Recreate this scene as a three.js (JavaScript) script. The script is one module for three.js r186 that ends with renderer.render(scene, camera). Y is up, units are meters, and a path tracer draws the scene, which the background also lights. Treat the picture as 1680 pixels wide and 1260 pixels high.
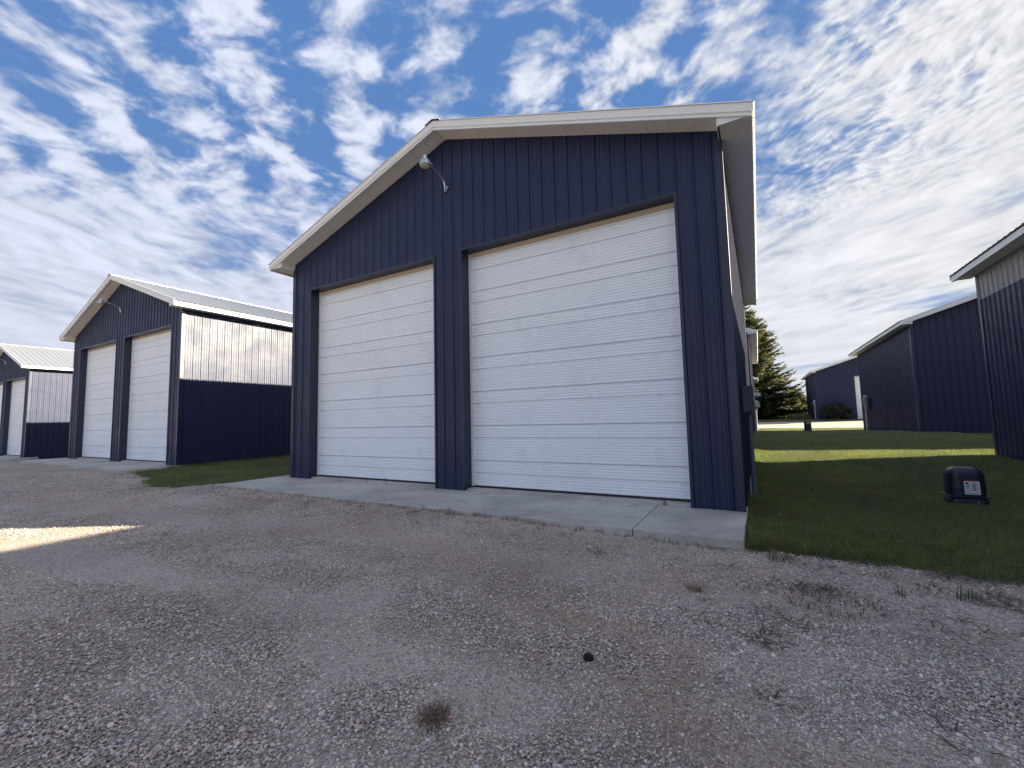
import * as THREE from 'three';
import { mergeGeometries } from 'three/addons/utils/BufferGeometryUtils.js';
import { RoundedBoxGeometry } from 'three/addons/geometries/RoundedBoxGeometry.js';

// ---- camera, exposure, sun ----
const EXPOSURE = 4.4;
const scene = new THREE.Scene();
const camera = new THREE.PerspectiveCamera(83.556, 4 / 3, 0.05, 3000);
camera.position.set(9.382, 1.21, 6.144);
camera.rotation.set(0.0819, 0.5182, -0.02346, 'YXZ');
const renderer = new THREE.WebGLRenderer({ antialias: true });
renderer.toneMapping = THREE.LinearToneMapping;
renderer.toneMappingExposure = EXPOSURE;
renderer.shadowMap.enabled = true;
const SUN = new THREE.Vector3(1, 0.40, -0.50).normalize();
const sun = new THREE.DirectionalLight(new THREE.Color().setRGB(1, 0.88, 0.64), 5);
sun.position.copy(SUN).multiplyScalar(80); sun.castShadow = true; sun.shadow.radius = 1;
Object.assign(sun.shadow.camera, { left: -60, right: 60, top: 60, bottom: -60, near: 1, far: 220 });
sun.shadow.mapSize.set(4096, 4096);
scene.add(sun);

const SKY_GAIN = 1.15;
// ---- sky: altocumulus sheet, computed on the plane of the cloud layer ----
function rng(seed) { let s = seed >>> 0; return () => { s = (s + 0x6D2B79F5) >>> 0; let t = s; t = Math.imul(t ^ (t >>> 15), t | 1); t ^= t + Math.imul(t ^ (t >>> 7), t | 61); return ((t ^ (t >>> 14)) >>> 0) / 4294967296; }; }
const PERM = new Uint8Array(512), GX = new Float32Array(256), GY = new Float32Array(256);
{ const r = rng(7), a = [...Array(256).keys()]; for (let i = 255; i > 0; i--) { const j = Math.floor(r() * (i + 1)); [a[i], a[j]] = [a[j], a[i]]; }
  for (let i = 0; i < 512; i++) PERM[i] = a[i & 255]; for (let i = 0; i < 256; i++) { const t = r() * 6.2832; GX[i] = Math.cos(t); GY[i] = Math.sin(t); } }
function noise(x, y) {                       // gradient noise, about -0.7 .. 0.7
  const xi = Math.floor(x), yi = Math.floor(y), fx = x - xi, fy = y - yi, X = xi & 255, Y = yi & 255;
  const u = fx * fx * fx * (fx * (fx * 6 - 15) + 10), v = fy * fy * fy * (fy * (fy * 6 - 15) + 10);
  const a = PERM[PERM[X] + Y], b = PERM[PERM[X + 1] + Y], c = PERM[PERM[X] + Y + 1], d = PERM[PERM[X + 1] + Y + 1];
  const n0 = GX[a] * fx + GY[a] * fy, n1 = GX[b] * (fx - 1) + GY[b] * fy, n2 = GX[c] * fx + GY[c] * (fy - 1), n3 = GX[d] * (fx - 1) + GY[d] * (fy - 1);
  const p = n0 + u * (n1 - n0), q = n2 + u * (n3 - n2); return p + v * (q - p);
}
function fbm(x, y, o, gain = 0.5) { let s = 0, a = 1; for (let i = 0; i < o; i++) { s += a * noise(x, y); x = x * 2.03 + 17.3; y = y * 2.03 - 9.1; a *= gain; } return s; }
const clamp = (x, a = 0, b = 1) => x < a ? a : x > b ? b : x, sstep = (a, b, x) => { const t = clamp((x - a) / (b - a)); return t * t * (3 - 2 * t); }, mix = (a, b, t) => a + (b - a) * t;
function skyColor(dx, dy, dz, out) {
  const el = Math.max(dy, 0), mu = dx * SUN.x + dy * SUN.y + dz * SUN.z;
  const hz = Math.pow(1 - el, 5);
  let r = mix(0.098, 0.37, hz), g = mix(0.215, 0.49, hz), b = mix(0.48, 0.69, hz);      // clear air
  const glow = 0.12 * Math.pow(clamp(mu), 6); r += glow; g += glow * 0.95; b += glow * 0.85;
  if (dy > -0.02) {
    const k = 1 / (Math.max(dy, 0) + 0.05), u = dx * k, v = dz * k, rad = Math.hypot(u, v);
    const wx = fbm(u * 1.6 + 3, v * 1.6, 3), wy = fbm(u * 1.6 - 8, v * 1.6 + 5, 3);
    const su = u + 0.10 * wx, sv = v + 0.10 * wy;
    const side = sstep(-0.16, 0.34, u + 0.10 * wx + 0.02 * (v + 1.4));                  // the rippled sheet to the right
    const far = sstep(1.55, 2.6, rad + 0.3 * wx + 0.15 * wy + 0.35 * sstep(-0.95, -0.6, u) - 0.5 * sstep(-0.3, 0.2, u) + 0.12 * rad * sstep(0.3, 1.2, u));   // closed sheet toward the horizon
    const s = 0.73 * su - 0.68 * sv;
    const band = Math.sin(6.2832 * s / 0.24 - 0.42 + 0.8 * wy);
    const cross = Math.sin(6.2832 * (0.68 * su + 0.73 * sv) / 0.2 + 2.2 * wx + 1.5 * Math.sin(s * 19));
    const puff = fbm(su * 6.2 + 0.5 * wy, sv * 6.2 - 0.5 * wx, 5, 0.58), fine = fbm(su * 17, sv * 17, 4, 0.62);
    // ripples, fine rows drawn out across the sheet
    const rw = 0.05 * fbm(u * 2.4, v * 2.4, 3);
    const ru = u * 0.55 + v * 0.83 + rw, rv = -u * 0.83 + v * 0.55 + rw;
    const rip = fbm(ru * 20 + 2 * wx, rv * 32 + 3 * wy, 4, 0.6), arcs = Math.sin(su * 42 + 9 * wx + 6 * wy + 2 * rip);
    const q1 = 0.38 + 0.36 * band + 0.10 * cross + 1.05 * puff + 0.30 * fine + 0.12 * sstep(-0.9, -1.4, u);
    const q2 = 0.58 + 0.46 * rip + 0.10 * arcs + 0.45 * puff + 0.46 * sstep(0.02, 0.5, u) - 0.5 * Math.exp(-((u - 0.3) ** 2 / 0.05 + (v + 1.85) ** 2 / 0.02)) - 0.25 * sstep(-1.25, -0.95, v);
    // long soft undulations far away
    const lod = clamp(3.2 / rad), roll = fbm(u * 0.9 + 1.1 * v * 0.25, v * 2.1 - u * 0.55, 4, 0.3 + 0.2 * lod), roll2 = fbm(ru * 1.3, rv * 3.4, 4, 0.25 + 0.3 * lod);
    const tex2 = fbm(ru * 4.5 + wx, rv * 9 + wy, 3, 0.55) * sstep(7, 2, rad);
    const gaps = fbm(u * 0.33 + 7.7, v * 0.62 + 2.2, 3) ;
    const q3 = 1.16 + 0.28 * roll + 0.28 * roll2 + 0.42 * tex2 + 0.12 * puff * lod + 0.12 * rip * sstep(4, 1.6, rad) + 0.14 * puff * sstep(4, 1.8, rad) + Math.min(0, 1.3 * gaps + 0.2) - 0.9 * Math.exp(-((u - 1.35) ** 2 / 0.35 + (v + 4.2 + 0.25 * (u - 1.3)) ** 2 / 0.09)) - 0.45 * Math.exp(-((u - 0.6) ** 2 / 1.2 + (v + 7.3) ** 2 / 0.5));
    let q = mix(mix(q1, q2, side), q3, far);
    const dens = sstep(0.02, 1.1, q);
    const lump = clamp(0.5 + 0.9 * mix(mix(puff + 0.3 * fine, rip + 0.1 * arcs, side), 0.5 * roll + 0.45 * roll2 + 0.75 * tex2 + 0.2 * rip * sstep(4, 1.6, rad), far));
    const bright = mix(0.57, 0.80, lump) + 0.06 * sstep(-0.5, 0.9, mu) + 0.04 * Math.pow(clamp(mu), 4);
    const wm = sstep(-0.2, 0.9, mu), cr = bright * mix(0.93, 1, wm), cg = bright * mix(0.98, 1, wm), cb = bright * mix(1.14, 1.0, wm);
    let a = dens * 0.9; a *= sstep(-0.02, 0.02, dy) ;
    const haze = Math.exp(-Math.max(dy, 0) * 22) * 0.6;                                // air in front of the far clouds
    r = mix(r, mix(cr, 0.60, haze), a); g = mix(g, mix(cg, 0.66, haze), a); b = mix(b, mix(cb, 0.74, haze), a);
  }
  out[0] = r; out[1] = g; out[2] = b;
}
function makeSky(W, gain) {
  const H = W / 2, d = new Float32Array(W * H * 4), c = [0, 0, 0];
  for (let j = 0; j < H; j++) {
    const th = (j + 0.5) / H * Math.PI - Math.PI / 2, dy = Math.sin(th), cy = Math.cos(th);
    for (let i = 0; i < W; i++) {
      const o = (j * W + i) * 4, ph = ((i + 0.5) / W - 0.5) * 2 * Math.PI;
      if (dy < -0.03) { c[0] = 0.16; c[1] = 0.16; c[2] = 0.14; } else skyColor(cy * Math.cos(ph), dy, cy * Math.sin(ph), c);
      d[o] = c[0] * gain; d[o + 1] = c[1] * gain; d[o + 2] = c[2] * gain; d[o + 3] = 1;
    }
  }
  return d;
}
{
  const W = 4096, t = new THREE.DataTexture(makeSky(W, 1 / EXPOSURE * SKY_GAIN), W, W / 2, THREE.RGBAFormat, THREE.FloatType);
  t.mapping = THREE.EquirectangularReflectionMapping; t.magFilter = t.minFilter = THREE.LinearFilter; t.needsUpdate = true;
  scene.background = t; scene.environment = t;
}

// ---- helpers ----
const R = rng(20240);
const rr = (a, b) => a + (b - a) * R();
const taken = {};
function numbered(n) { const k = taken[n] = (taken[n] ?? -1) + 1; return k ? n + '_' + String(k).padStart(3, '0') : n; }
function tag(o, label, category, group, kind) { if (label) o.userData.label = label; if (category) o.userData.category = category; if (group) o.userData.group = group; if (kind) o.userData.kind = kind; return o; }
function thing(name, label, category, pos = [0, 0, 0], turn = 0, group) { const o = new THREE.Group(); o.name = numbered(name); o.position.set(...pos); o.rotation.y = turn; scene.add(o); return tag(o, label, category, group); }
function mesh(name, geo, mat, parent) { const m = new THREE.Mesh(Array.isArray(geo) ? join(geo) : geo, mat); m.name = parent ? name : numbered(name); m.castShadow = m.receiveShadow = true; (parent ?? scene).add(m); return m; }
function join(list) { if (list.length === 1) return list[0]; const l = list.map((g) => { const n = g.index ? g.toNonIndexed() : g; for (const k of Object.keys(n.attributes)) if (!['position', 'normal', 'uv', 'color'].includes(k)) n.deleteAttribute(k); return n; }); return mergeGeometries(l, false); }
class Tri {                                                       // collects quads, gives flat-shaded geometry with uv in metres
  constructor() { this.p = []; this.c = []; }
  t(a, b, c) { this.p.push(...a, ...b, ...c); return this; }
  q(a, b, c, d) { return this.t(a, b, c).t(a, c, d); }
  geo() { const g = new THREE.BufferGeometry(); g.setAttribute('position', new THREE.Float32BufferAttribute(this.p, 3)); if (this.c.length) g.setAttribute('color', new THREE.Float32BufferAttribute(this.c, 3)); g.computeVertexNormals(); return metreUV(g); }
}
function metreUV(g) {
  if (g.index) g = g.toNonIndexed();
  const p = g.attributes.position, n = g.attributes.normal, uv = new Float32Array(p.count * 2);
  for (let i = 0; i < p.count; i += 3) {
    const ax = Math.abs(n.getX(i) + n.getX(i + 1) + n.getX(i + 2)), ay = Math.abs(n.getY(i) + n.getY(i + 1) + n.getY(i + 2)), az = Math.abs(n.getZ(i) + n.getZ(i + 1) + n.getZ(i + 2));
    for (let k = i; k < i + 3; k++) { const x = p.getX(k), y = p.getY(k), z = p.getZ(k); if (ay >= ax && ay >= az) { uv[2 * k] = x; uv[2 * k + 1] = z; } else if (ax >= az) { uv[2 * k] = z; uv[2 * k + 1] = y; } else { uv[2 * k] = x; uv[2 * k + 1] = y; } }
  }
  g.setAttribute('uv', new THREE.BufferAttribute(uv, 2)); return g;
}
// eight corners: bottom ring then top ring, both in the same turning sense
function hexa(b, t) { const g = new Tri(); g.q(b[3], b[2], b[1], b[0]).q(t[0], t[1], t[2], t[3]); for (let i = 0; i < 4; i++) { const j = (i + 1) % 4; g.q(b[i], b[j], t[j], t[i]); } return g.geo(); }
function box(x0, y0, z0, x1, y1, z1) { return hexa([[x0, y0, z1], [x1, y0, z1], [x1, y0, z0], [x0, y0, z0]], [[x0, y1, z1], [x1, y1, z1], [x1, y1, z0], [x0, y1, z0]]); }
// a bar whose underside follows y = lo(x), upper side y = hi(x)
function slopeBar(x0, x1, z0, z1, lo, hi) { return hexa([[x0, lo(x0), z1], [x1, lo(x1), z1], [x1, lo(x1), z0], [x0, lo(x0), z0]], [[x0, hi(x0), z1], [x1, hi(x1), z1], [x1, hi(x1), z0], [x0, hi(x0), z0]]); }
function tube(pts, r, seg = 24, rad = 10) { return new THREE.TubeGeometry(new THREE.CatmullRomCurve3(pts.map((p) => new THREE.Vector3(...p))), seg, r, rad, false); }
function cyl(x, y0, y1, z, r0, r1 = r0, n = 16) { const g = new THREE.CylinderGeometry(r1, r0, y1 - y0, n); g.translate(x, (y0 + y1) / 2, z); return g; }
function rbox(w, h, d, r, x, y, z, seg = 3) { const g = new RoundedBoxGeometry(w, h, d, seg, r); g.translate(x, y, z); return g; }
const col = (r, g, b) => new THREE.Color().setRGB(r, g, b);

// ---- computed textures ----
function tex(N, f, srgb, rep = 1) {                               // f(u, v, out) for u, v in 0..1, must tile
  const d = new Uint8Array(N * N * 4), o = [0, 0, 0];
  for (let j = 0; j < N; j++) for (let i = 0; i < N; i++) { f(i / N, j / N, o, i, j); const k = (j * N + i) * 4; for (let c = 0; c < 3; c++) { let v = clamp(o[c]); if (srgb) v = v < 0.0031308 ? 12.92 * v : 1.055 * Math.pow(v, 1 / 2.4) - 0.055; d[k + c] = v * 255; } d[k + 3] = 255; }
  const t = new THREE.DataTexture(d, N, N); t.wrapS = t.wrapT = THREE.RepeatWrapping; t.magFilter = THREE.LinearFilter; t.minFilter = THREE.LinearMipmapLinearFilter; t.generateMipmaps = true; t.repeat.set(rep, rep); if (srgb) t.colorSpace = THREE.SRGBColorSpace; t.needsUpdate = true; return t;
}
function tnoise(u, v, per, oct, gain = 0.5, sx = 1) {             // tiling gradient noise
  let s = 0, a = 1, p = per;
  for (let o = 0; o < oct; o++) {
    const x = u * p * sx, y = v * p, px = p * sx, xi = Math.floor(x), yi = Math.floor(y), fx = x - xi, fy = y - yi, U = fx * fx * (3 - 2 * fx), V = fy * fy * (3 - 2 * fy);
    const h = (i, j) => { const k = PERM[(PERM[((i % px + px) % px) & 255] + ((j % p + p) % p) + o * 37) & 255]; return k; };
    const gr = (k, a1, b1) => GX[k] * a1 + GY[k] * b1;
    const n0 = gr(h(xi, yi), fx, fy), n1 = gr(h(xi + 1, yi), fx - 1, fy), n2 = gr(h(xi, yi + 1), fx, fy - 1), n3 = gr(h(xi + 1, yi + 1), fx - 1, fy - 1);
    s += a * (n0 + U * (n1 - n0) + V * (n2 - n0 + U * (n3 - n2 - n1 + n0))); a *= gain; p *= 2;
  }
  return s;
}
// stones: cells of a jittered grid, domed; returns height and a stone number
function cells(u, v, n, r) {
  const x = u * n, y = v * n, xi = Math.floor(x), yi = Math.floor(y); let d1 = 9, d2 = 9, id = 0;
  for (let j = -1; j <= 1; j++) for (let i = -1; i <= 1; i++) {
    const cx = ((xi + i) % n + n) % n, cy = ((yi + j) % n + n) % n, h = (Math.imul(cx, 73856093) ^ Math.imul(cy, 19349663) ^ r) >>> 0, a = (Math.imul(h ^ (h >>> 13), 1274126177) >>> 0);
    const dx = xi + i + 0.1 + 0.8 * ((a & 1023) / 1023) - x, dy = yi + j + 0.1 + 0.8 * (((a >>> 10) & 1023) / 1023) - y, d = Math.hypot(dx, dy);
    if (d < d1) { d2 = d1; d1 = d; id = a; } else if (d < d2) d2 = d;
  }
  return [d2 - d1, (id >>> 20) / 4095];
}
const steelBump = tex(256, (u, v, o) => { const n = 0.5 + 0.5 * tnoise(u, v, 2, 4, 0.5); o[0] = o[1] = o[2] = n; }, false, 0.5);
const steelRough = tex(256, (u, v, o) => { const n = 0.9 + 0.25 * tnoise(u, v, 4, 5, 0.6); o[0] = o[1] = o[2] = n; }, false, 0.4);
const doorGrain = tex(512, (u, v, o) => { const n = 0.5 + 0.3 * tnoise(u, v, 64, 2, 0.6) + 0.3 * tnoise(u, v, 4, 3, 0.5); o[0] = o[1] = o[2] = n; }, false, 1.4);
const doorDirt = tex(512, (u, v, o) => { const n = tnoise(u, v, 3, 5, 0.6) + 0.5 * tnoise(u, v, 8, 3, 0.5, 4), k = 1 - 0.05 * sstep(0.1, 0.7, n) - 0.03 * sstep(0.35, 0.7, tnoise(u, v, 40, 2)); o[0] = k * 0.86; o[1] = k * 0.905; o[2] = k * 0.97; }, true, 0.45);
const concreteMap = tex(1024, (u, v, o) => { const n = tnoise(u, v, 3, 6, 0.62), f = tnoise(u, v, 160, 2, 0.7), st = sstep(0.15, 0.55, tnoise(u + 0.37, v + 0.11, 4, 5, 0.6)), pit = sstep(0.42, 0.6, tnoise(u, v, 90, 1)), cr = 1 - 0.35 * sstep(0.012, 0.003, Math.abs(tnoise(u + 0.2, v + 0.7, 2, 4, 0.55) - 0.03)) * sstep(0.0, 0.3, tnoise(u, v, 3, 2)); const k = 0.46 * (1 + 0.30 * n + 0.12 * f) * (1 - 0.22 * st) * (1 - 0.3 * pit) * cr; o[0] = k * 1.04; o[1] = k; o[2] = k * 0.92; }, true, 0.4);
const concreteBump = tex(512, (u, v, o) => { const n = 0.5 + 0.3 * tnoise(u, v, 90, 3, 0.7) + 0.2 * tnoise(u, v, 6, 3); o[0] = o[1] = o[2] = n; }, false, 0.6);
const stoneTone = (h, o) => { const b = 0.25 + 0.45 * Math.pow(h, 1.5), w = (h * 7.31) % 1; const pink = w > 0.72 ? 1 : 0, grey = w < 0.35 ? 1 : 0; o[0] = b * (1.12 + 0.10 * pink - 0.07 * grey); o[1] = b * (0.955 - 0.03 * pink + 0.01 * grey); o[2] = b * (0.81 - 0.05 * pink + 0.12 * grey); };
const gravelMap = tex(2048, (u, v, o) => {
  const [e, id] = cells(u, v, 150, 11), [e2, id2] = cells(u, v, 330, 23), fill = 0.5 + tnoise(u, v, 5, 4, 0.6), s = [0, 0, 0];
  const dust = 0.45 * (1 + 0.35 * tnoise(u, v, 200, 3, 0.7)); o[0] = dust * 1.06; o[1] = dust * 0.94; o[2] = dust * 0.83;
  if (id2 > 0.35) { stoneTone((id2 - 0.35) / 0.65, s); const k = sstep(0.10, 0.28, e2); for (let c = 0; c < 3; c++) o[c] = mix(o[c], s[c], k); }
  if (id > 0.30 + 0.35 * (1 - fill)) { stoneTone((id * 3.7) % 1, s); const k = sstep(0.10, 0.24, e); for (let c = 0; c < 3; c++) o[c] = mix(o[c], s[c] * 1.08, k); }
}, true, 0.45);
const gravelBump = tex(2048, (u, v, o) => {
  const [e, id] = cells(u, v, 150, 11), [e2, id2] = cells(u, v, 330, 23), fill = 0.5 + tnoise(u, v, 5, 4, 0.6); let h = 0.2 + 0.12 * tnoise(u, v, 200, 2);
  if (id2 > 0.35) h = Math.max(h, 0.2 + 0.25 * sstep(0.05, 0.5, e2)); if (id > 0.30 + 0.35 * (1 - fill)) h = Math.max(h, 0.25 + 0.75 * Math.sqrt(clamp((e - 0.06) * 1.6)));
  o[0] = o[1] = o[2] = h;
}, false, 0.45);
const turfMap = tex(1024, (u, v, o) => { const n = tnoise(u, v, 6, 6, 0.65), f = tnoise(u, v, 200, 2, 0.7), d = sstep(0.2, 0.7, tnoise(u + 0.3, v, 9, 4, 0.6)); const k = 1 + 0.45 * n + 0.5 * f; o[0] = mix(0.085, 0.17, d) * k; o[1] = mix(0.118, 0.14, d) * k; o[2] = mix(0.022, 0.055, d) * k; }, true, 0.33);

// ---- materials ----
const std = (c, rough, extra = {}) => new THREE.MeshStandardMaterial({ color: c, roughness: rough, side: THREE.DoubleSide, ...extra });
const M = {
  navy: new THREE.MeshPhysicalMaterial({ color: col(0.0165, 0.024, 0.07), roughness: 0.48, roughnessMap: steelRough, bumpMap: steelBump, bumpScale: 0.006, side: THREE.DoubleSide, specularIntensity: 0.62, ior: 1.55 }),
  navyTrim: std(col(0.017, 0.024, 0.06), 0.42, { roughnessMap: steelRough }),
  white: std(0xffffff, 0.5, { map: doorDirt, bumpMap: doorGrain, bumpScale: 0.0006 }),
  whiteTrim: std(col(0.78, 0.79, 0.79), 0.45, { roughnessMap: steelRough }),
  fascia: std(col(0.80, 0.80, 0.79), 0.42, { bumpMap: steelBump, bumpScale: 0.003 }),
  soffit: std(col(0.85, 0.81, 0.74), 0.5),
  roof: std(col(0.50, 0.51, 0.515), 0.4, { metalness: 0.65, bumpMap: steelBump, bumpScale: 0.004, roughnessMap: steelRough }),
  seal: std(col(0.55, 0.46, 0.35), 0.8), rubber: std(col(0.03, 0.03, 0.032), 0.8), dark: std(col(0.02, 0.02, 0.022), 0.9),
  fibre: new THREE.MeshPhysicalMaterial({ color: col(0.40, 0.41, 0.40), roughness: 0.4, transmission: 0.45, thickness: 0, side: THREE.DoubleSide }),
  wood: std(col(0.36, 0.25, 0.15), 0.8),
  concrete: std(0xffffff, 0.88, { map: concreteMap, bumpMap: concreteBump, bumpScale: 0.003 }),
  galv: std(col(0.55, 0.56, 0.58), 0.36, { metalness: 0.85, roughnessMap: steelRough }),
  greyPaint: std(col(0.33, 0.35, 0.36), 0.5), lens: new THREE.MeshPhysicalMaterial({ color: col(0.72, 0.66, 0.42), roughness: 0.25, transmission: 0.4, thickness: 0, side: THREE.DoubleSide }),
  boxBlue: std(col(0.055, 0.075, 0.12), 0.5), glass: new THREE.MeshPhysicalMaterial({ color: col(0.9, 0.92, 0.92), roughness: 0.08, transmission: 0.9, thickness: 0, side: THREE.DoubleSide }),
};

// ---- the lie of the land ----
function lerpTable(t, x) { if (x <= t[0][0]) return t[0][1]; for (let i = 1; i < t.length; i++) if (x <= t[i][0]) { const k = (x - t[i - 1][0]) / (t[i][0] - t[i - 1][0]); return mix(t[i - 1][1], t[i][1], k * k * (3 - 2 * k)); } return t[t.length - 1][1]; }
const BACK = [[-400, 0.5], [-60, 0.4], [-46, 0.44], [-34, 0.14], [-27, 0.14], [-16.5, 0.40], [-8.4, 0.17], [-4, 0.02], [0, 0]], SIDE = [[-90, -0.75], [-40, -0.45], [-24, -0.22], [-15, 0.05], [-6, 0.05], [-1, 0], [400, 0]], FRONT = [[0, 0], [1.3, 0.0], [4, 0.0], [9, -0.05], [60, -0.3]];
const rutAt = (x, z) => { const c = z + 0.10 * (x - 4) - 0.012 * (x - 4) ** 2 + 0.35 * fbm(x * 0.18 + 4, z * 0.18, 2); return Math.exp(-(((c - 2.75) / 0.32) ** 2)) + Math.exp(-(((c - 4.35) / 0.3) ** 2)) + 0.7 * Math.exp(-(((c - 6.2) / 0.4) ** 2)); };
function land(x, z) { const near = Math.exp(-((x - 6) ** 2 + (z - 4) ** 2) / 400); return -0.1 + lerpTable(BACK, z) + lerpTable(SIDE, x) + lerpTable(FRONT, z) + 0.075 * sstep(9.6, 3.5, x) * sstep(-2, -0.4, x) * Math.exp(-(((z - 1.4) / 1.3) ** 2)) + 0.03 * fbm(x * 0.35, z * 0.35, 2) + 0.014 * near * fbm(x * 1.6 + 5, z * 1.6, 2) - (z > 1.8 ? 0.022 * rutAt(x, z) * sstep(1.8, 2.3, z) * near : 0); }
function axis(parts) { const a = []; for (const [x0, x1, st] of parts) { const n = Math.max(1, Math.round((x1 - x0) / st)); for (let i = 0; i < n; i++) a.push(x0 + (x1 - x0) * i / n); } a.push(parts[parts.length - 1][1]); return a; }
function sheet(xs, rowsOf, nr, h, tint) {                         // a grid over x; rowsOf(x, k) gives z of row k
  const p = [], c = [], idx = [], uv = [];
  for (const x of xs) for (let k = 0; k < nr; k++) { const z = rowsOf(x, k); p.push(x, h(x, z), z); uv.push(x, z); if (tint) c.push(...tint(x, z)); }
  for (let i = 0; i + 1 < xs.length; i++) for (let k = 0; k + 1 < nr; k++) { const a = i * nr + k, b = a + nr; idx.push(a, a + 1, b, b, a + 1, b + 1); }
  const g = new THREE.BufferGeometry(); g.setAttribute('position', new THREE.Float32BufferAttribute(p, 3)); g.setAttribute('uv', new THREE.Float32BufferAttribute(uv, 2)); if (tint) g.setAttribute('color', new THREE.Float32BufferAttribute(c, 3)); g.setIndex(idx); g.computeVertexNormals(); return g;
}
{
  const xs = axis([[-900, -200, 100], [-200, -60, 20], [-60, -20, 2], [-20, 20, 0.4], [20, 60, 2], [60, 200, 20], [200, 900, 100]]), zs = axis([[-900, -200, 100], [-200, -60, 10], [-60, -20, 1], [-20, 8, 0.4], [8, 30, 1], [30, 200, 20], [200, 900, 100]]);
  tag(mesh('ground', sheet(xs, (x, k) => zs[k], zs.length, (x, z) => land(x, z) - 0.006, (x, z) => { const n = 0.95 + 0.5 * fbm(x * 0.22, z * 0.22, 3), y = sstep(0.1, 0.6, fbm(x * 0.09 + 3, z * 0.5, 3)); return [n * (1 + 0.5 * y), n * (1 + 0.1 * y), n]; }), std(0xffffff, 0.95, { map: turfMap, vertexColors: true })), 'mown lawn and bare soil between and behind the barns', null, null, 'structure');
}
// where the gravel of the yard begins
function yardEdge(x) {
  const n = 0.16 * fbm(x * 0.9, 3.3, 3) + 0.07 * noise(x * 6.1, 1.7) + 0.03 * noise(x * 21, 8.8);
  if (x > 9.25) return 1.20 + n * 0.9 + 0.05 * sstep(9.4, 10.2, x) - 0.2 * sstep(20, 30, x);
  if (x > -0.62) return 0.95;
  if (x > -6.2) return lerpTable([[-6.2, 0.72], [-4.6, 1.0], [-2.6, 1.62], [-1.4, 1.45], [-0.6, 1.1]], x) + n * 1.5;
  if (x > -15.8) return 0.55; return -0.6 + n;
}
function dirtAt(x, z) {                                           // 0 loose stone .. 1 bare reddish soil
  const spot = (cx, cz, rx, rz) => Math.exp(-(((x - cx) / rx) ** 2 + ((z - cz) / rz) ** 2));
  const big = fbm(x * 0.5 + 2, z * 0.8 + 7, 4, 0.55), sm = fbm(x * 2.3, z * 3.1, 3, 0.6);
  return clamp(0.9 * spot(7.1, 3.05, 0.9, 0.35) + 0.8 * spot(7.9, 3.55, 0.55, 0.35) + 0.7 * spot(6.1, 2.55, 1.2, 0.2) + 0.5 * spot(8.2, 4.75, 0.3, 0.2) + 0.85 * sstep(0.0, 0.62, big + 0.28 * sm) + 0.5 * sm * spot(7.5, 3.2, 2, 1.2) - 0.12);
}
const trackAt = (x, z) => clamp(0.75 * sstep(0.05, 0.55, fbm(x * 0.22 + z * 0.06 + 11, z * 0.75 - x * 0.09, 3, 0.5)) + 0.6 * rutAt(x, z) * (0.7 + 0.9 * fbm(x * 0.7, z * 0.9 + 5, 2)));  // packed, fine-grained tracks
{
  const xs = axis([[-200, -60, 20], [-60, -30, 0.6], [-30, -16, 0.12], [-16, 15, 0.03], [15, 40, 0.4], [40, 200, 20]]), T = [0, .004, .009, .016, .025, .036, .05, .066, .085, .105, .13, .16, .19, .22, .26, .30, .35, .40, .46, .53, .6, .7, .85, 1];
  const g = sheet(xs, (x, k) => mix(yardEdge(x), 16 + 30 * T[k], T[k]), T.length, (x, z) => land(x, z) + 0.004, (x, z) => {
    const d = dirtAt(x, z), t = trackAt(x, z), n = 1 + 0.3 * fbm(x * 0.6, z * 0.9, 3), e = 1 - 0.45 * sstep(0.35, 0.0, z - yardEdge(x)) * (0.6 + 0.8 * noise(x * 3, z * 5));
    return [n * e * mix(1.0 + 0.10 * t, 0.90, d), n * e * mix(0.97 + 0.08 * t, 0.74, d), n * e * mix(0.95 + 0.05 * t, 0.65, d)];
  });
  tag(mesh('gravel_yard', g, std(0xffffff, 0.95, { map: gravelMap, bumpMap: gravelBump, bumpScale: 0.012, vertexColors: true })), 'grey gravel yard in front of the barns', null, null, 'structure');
  const rx = axis([[-200, -40, 20], [-40, 60, 0.5], [60, 200, 20]]);
  const rz0 = (x) => -31.4 - 0.16 * Math.min(0, x - 9) * 0 + 0.5 * fbm(x * 0.3, 2, 3), rz1 = (x) => -44.2 + 0.4 * fbm(x * 0.3, 9, 3);
  tag(mesh('road', sheet(rx, (x, k) => mix(rz0(x) + 1.2, rz1(x), k / 12), 13, (x, z) => land(x, z) + 0.006), std(col(1.05, 1.02, 0.97), 0.95, { map: gravelMap, bumpMap: gravelBump, bumpScale: 0.01 })), 'pale gravel road crossing behind the barns', null, null, 'structure');
}
function slab(name, label, xs, z0, z1, y, th = 0.3) {
  const root = new THREE.Group(); root.name = numbered(name); scene.add(root); tag(root, label, null, null, 'structure');
  for (let i = 0; i + 1 < xs.length; i++) { const a = xs[i] + 0.004, b = xs[i + 1] - 0.004; const g = rbox(b - a, th, z1 - z0, 0.012, (a + b) / 2, y - th / 2, (z0 + z1) / 2, 2); mesh('concrete_slab', metreUV(g), M.concrete, root); }
}
slab('concrete_apron', 'concrete apron under the two doors of the nearest barn', [-0.52, 3.4, 8.12, 9.19], -0.35, 1.37, 0.0);
slab('concrete_apron', 'concrete apron in front of the second barn on the left', [-15.9, -12.2, -9.1, -6.02], -0.35, 0.98, 0.045);
slab('concrete_apron', 'concrete apron in front of the farthest barn on the left', [-33.6, -28.8, -24.1], -1.4, 0.1, -0.2);

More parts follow.
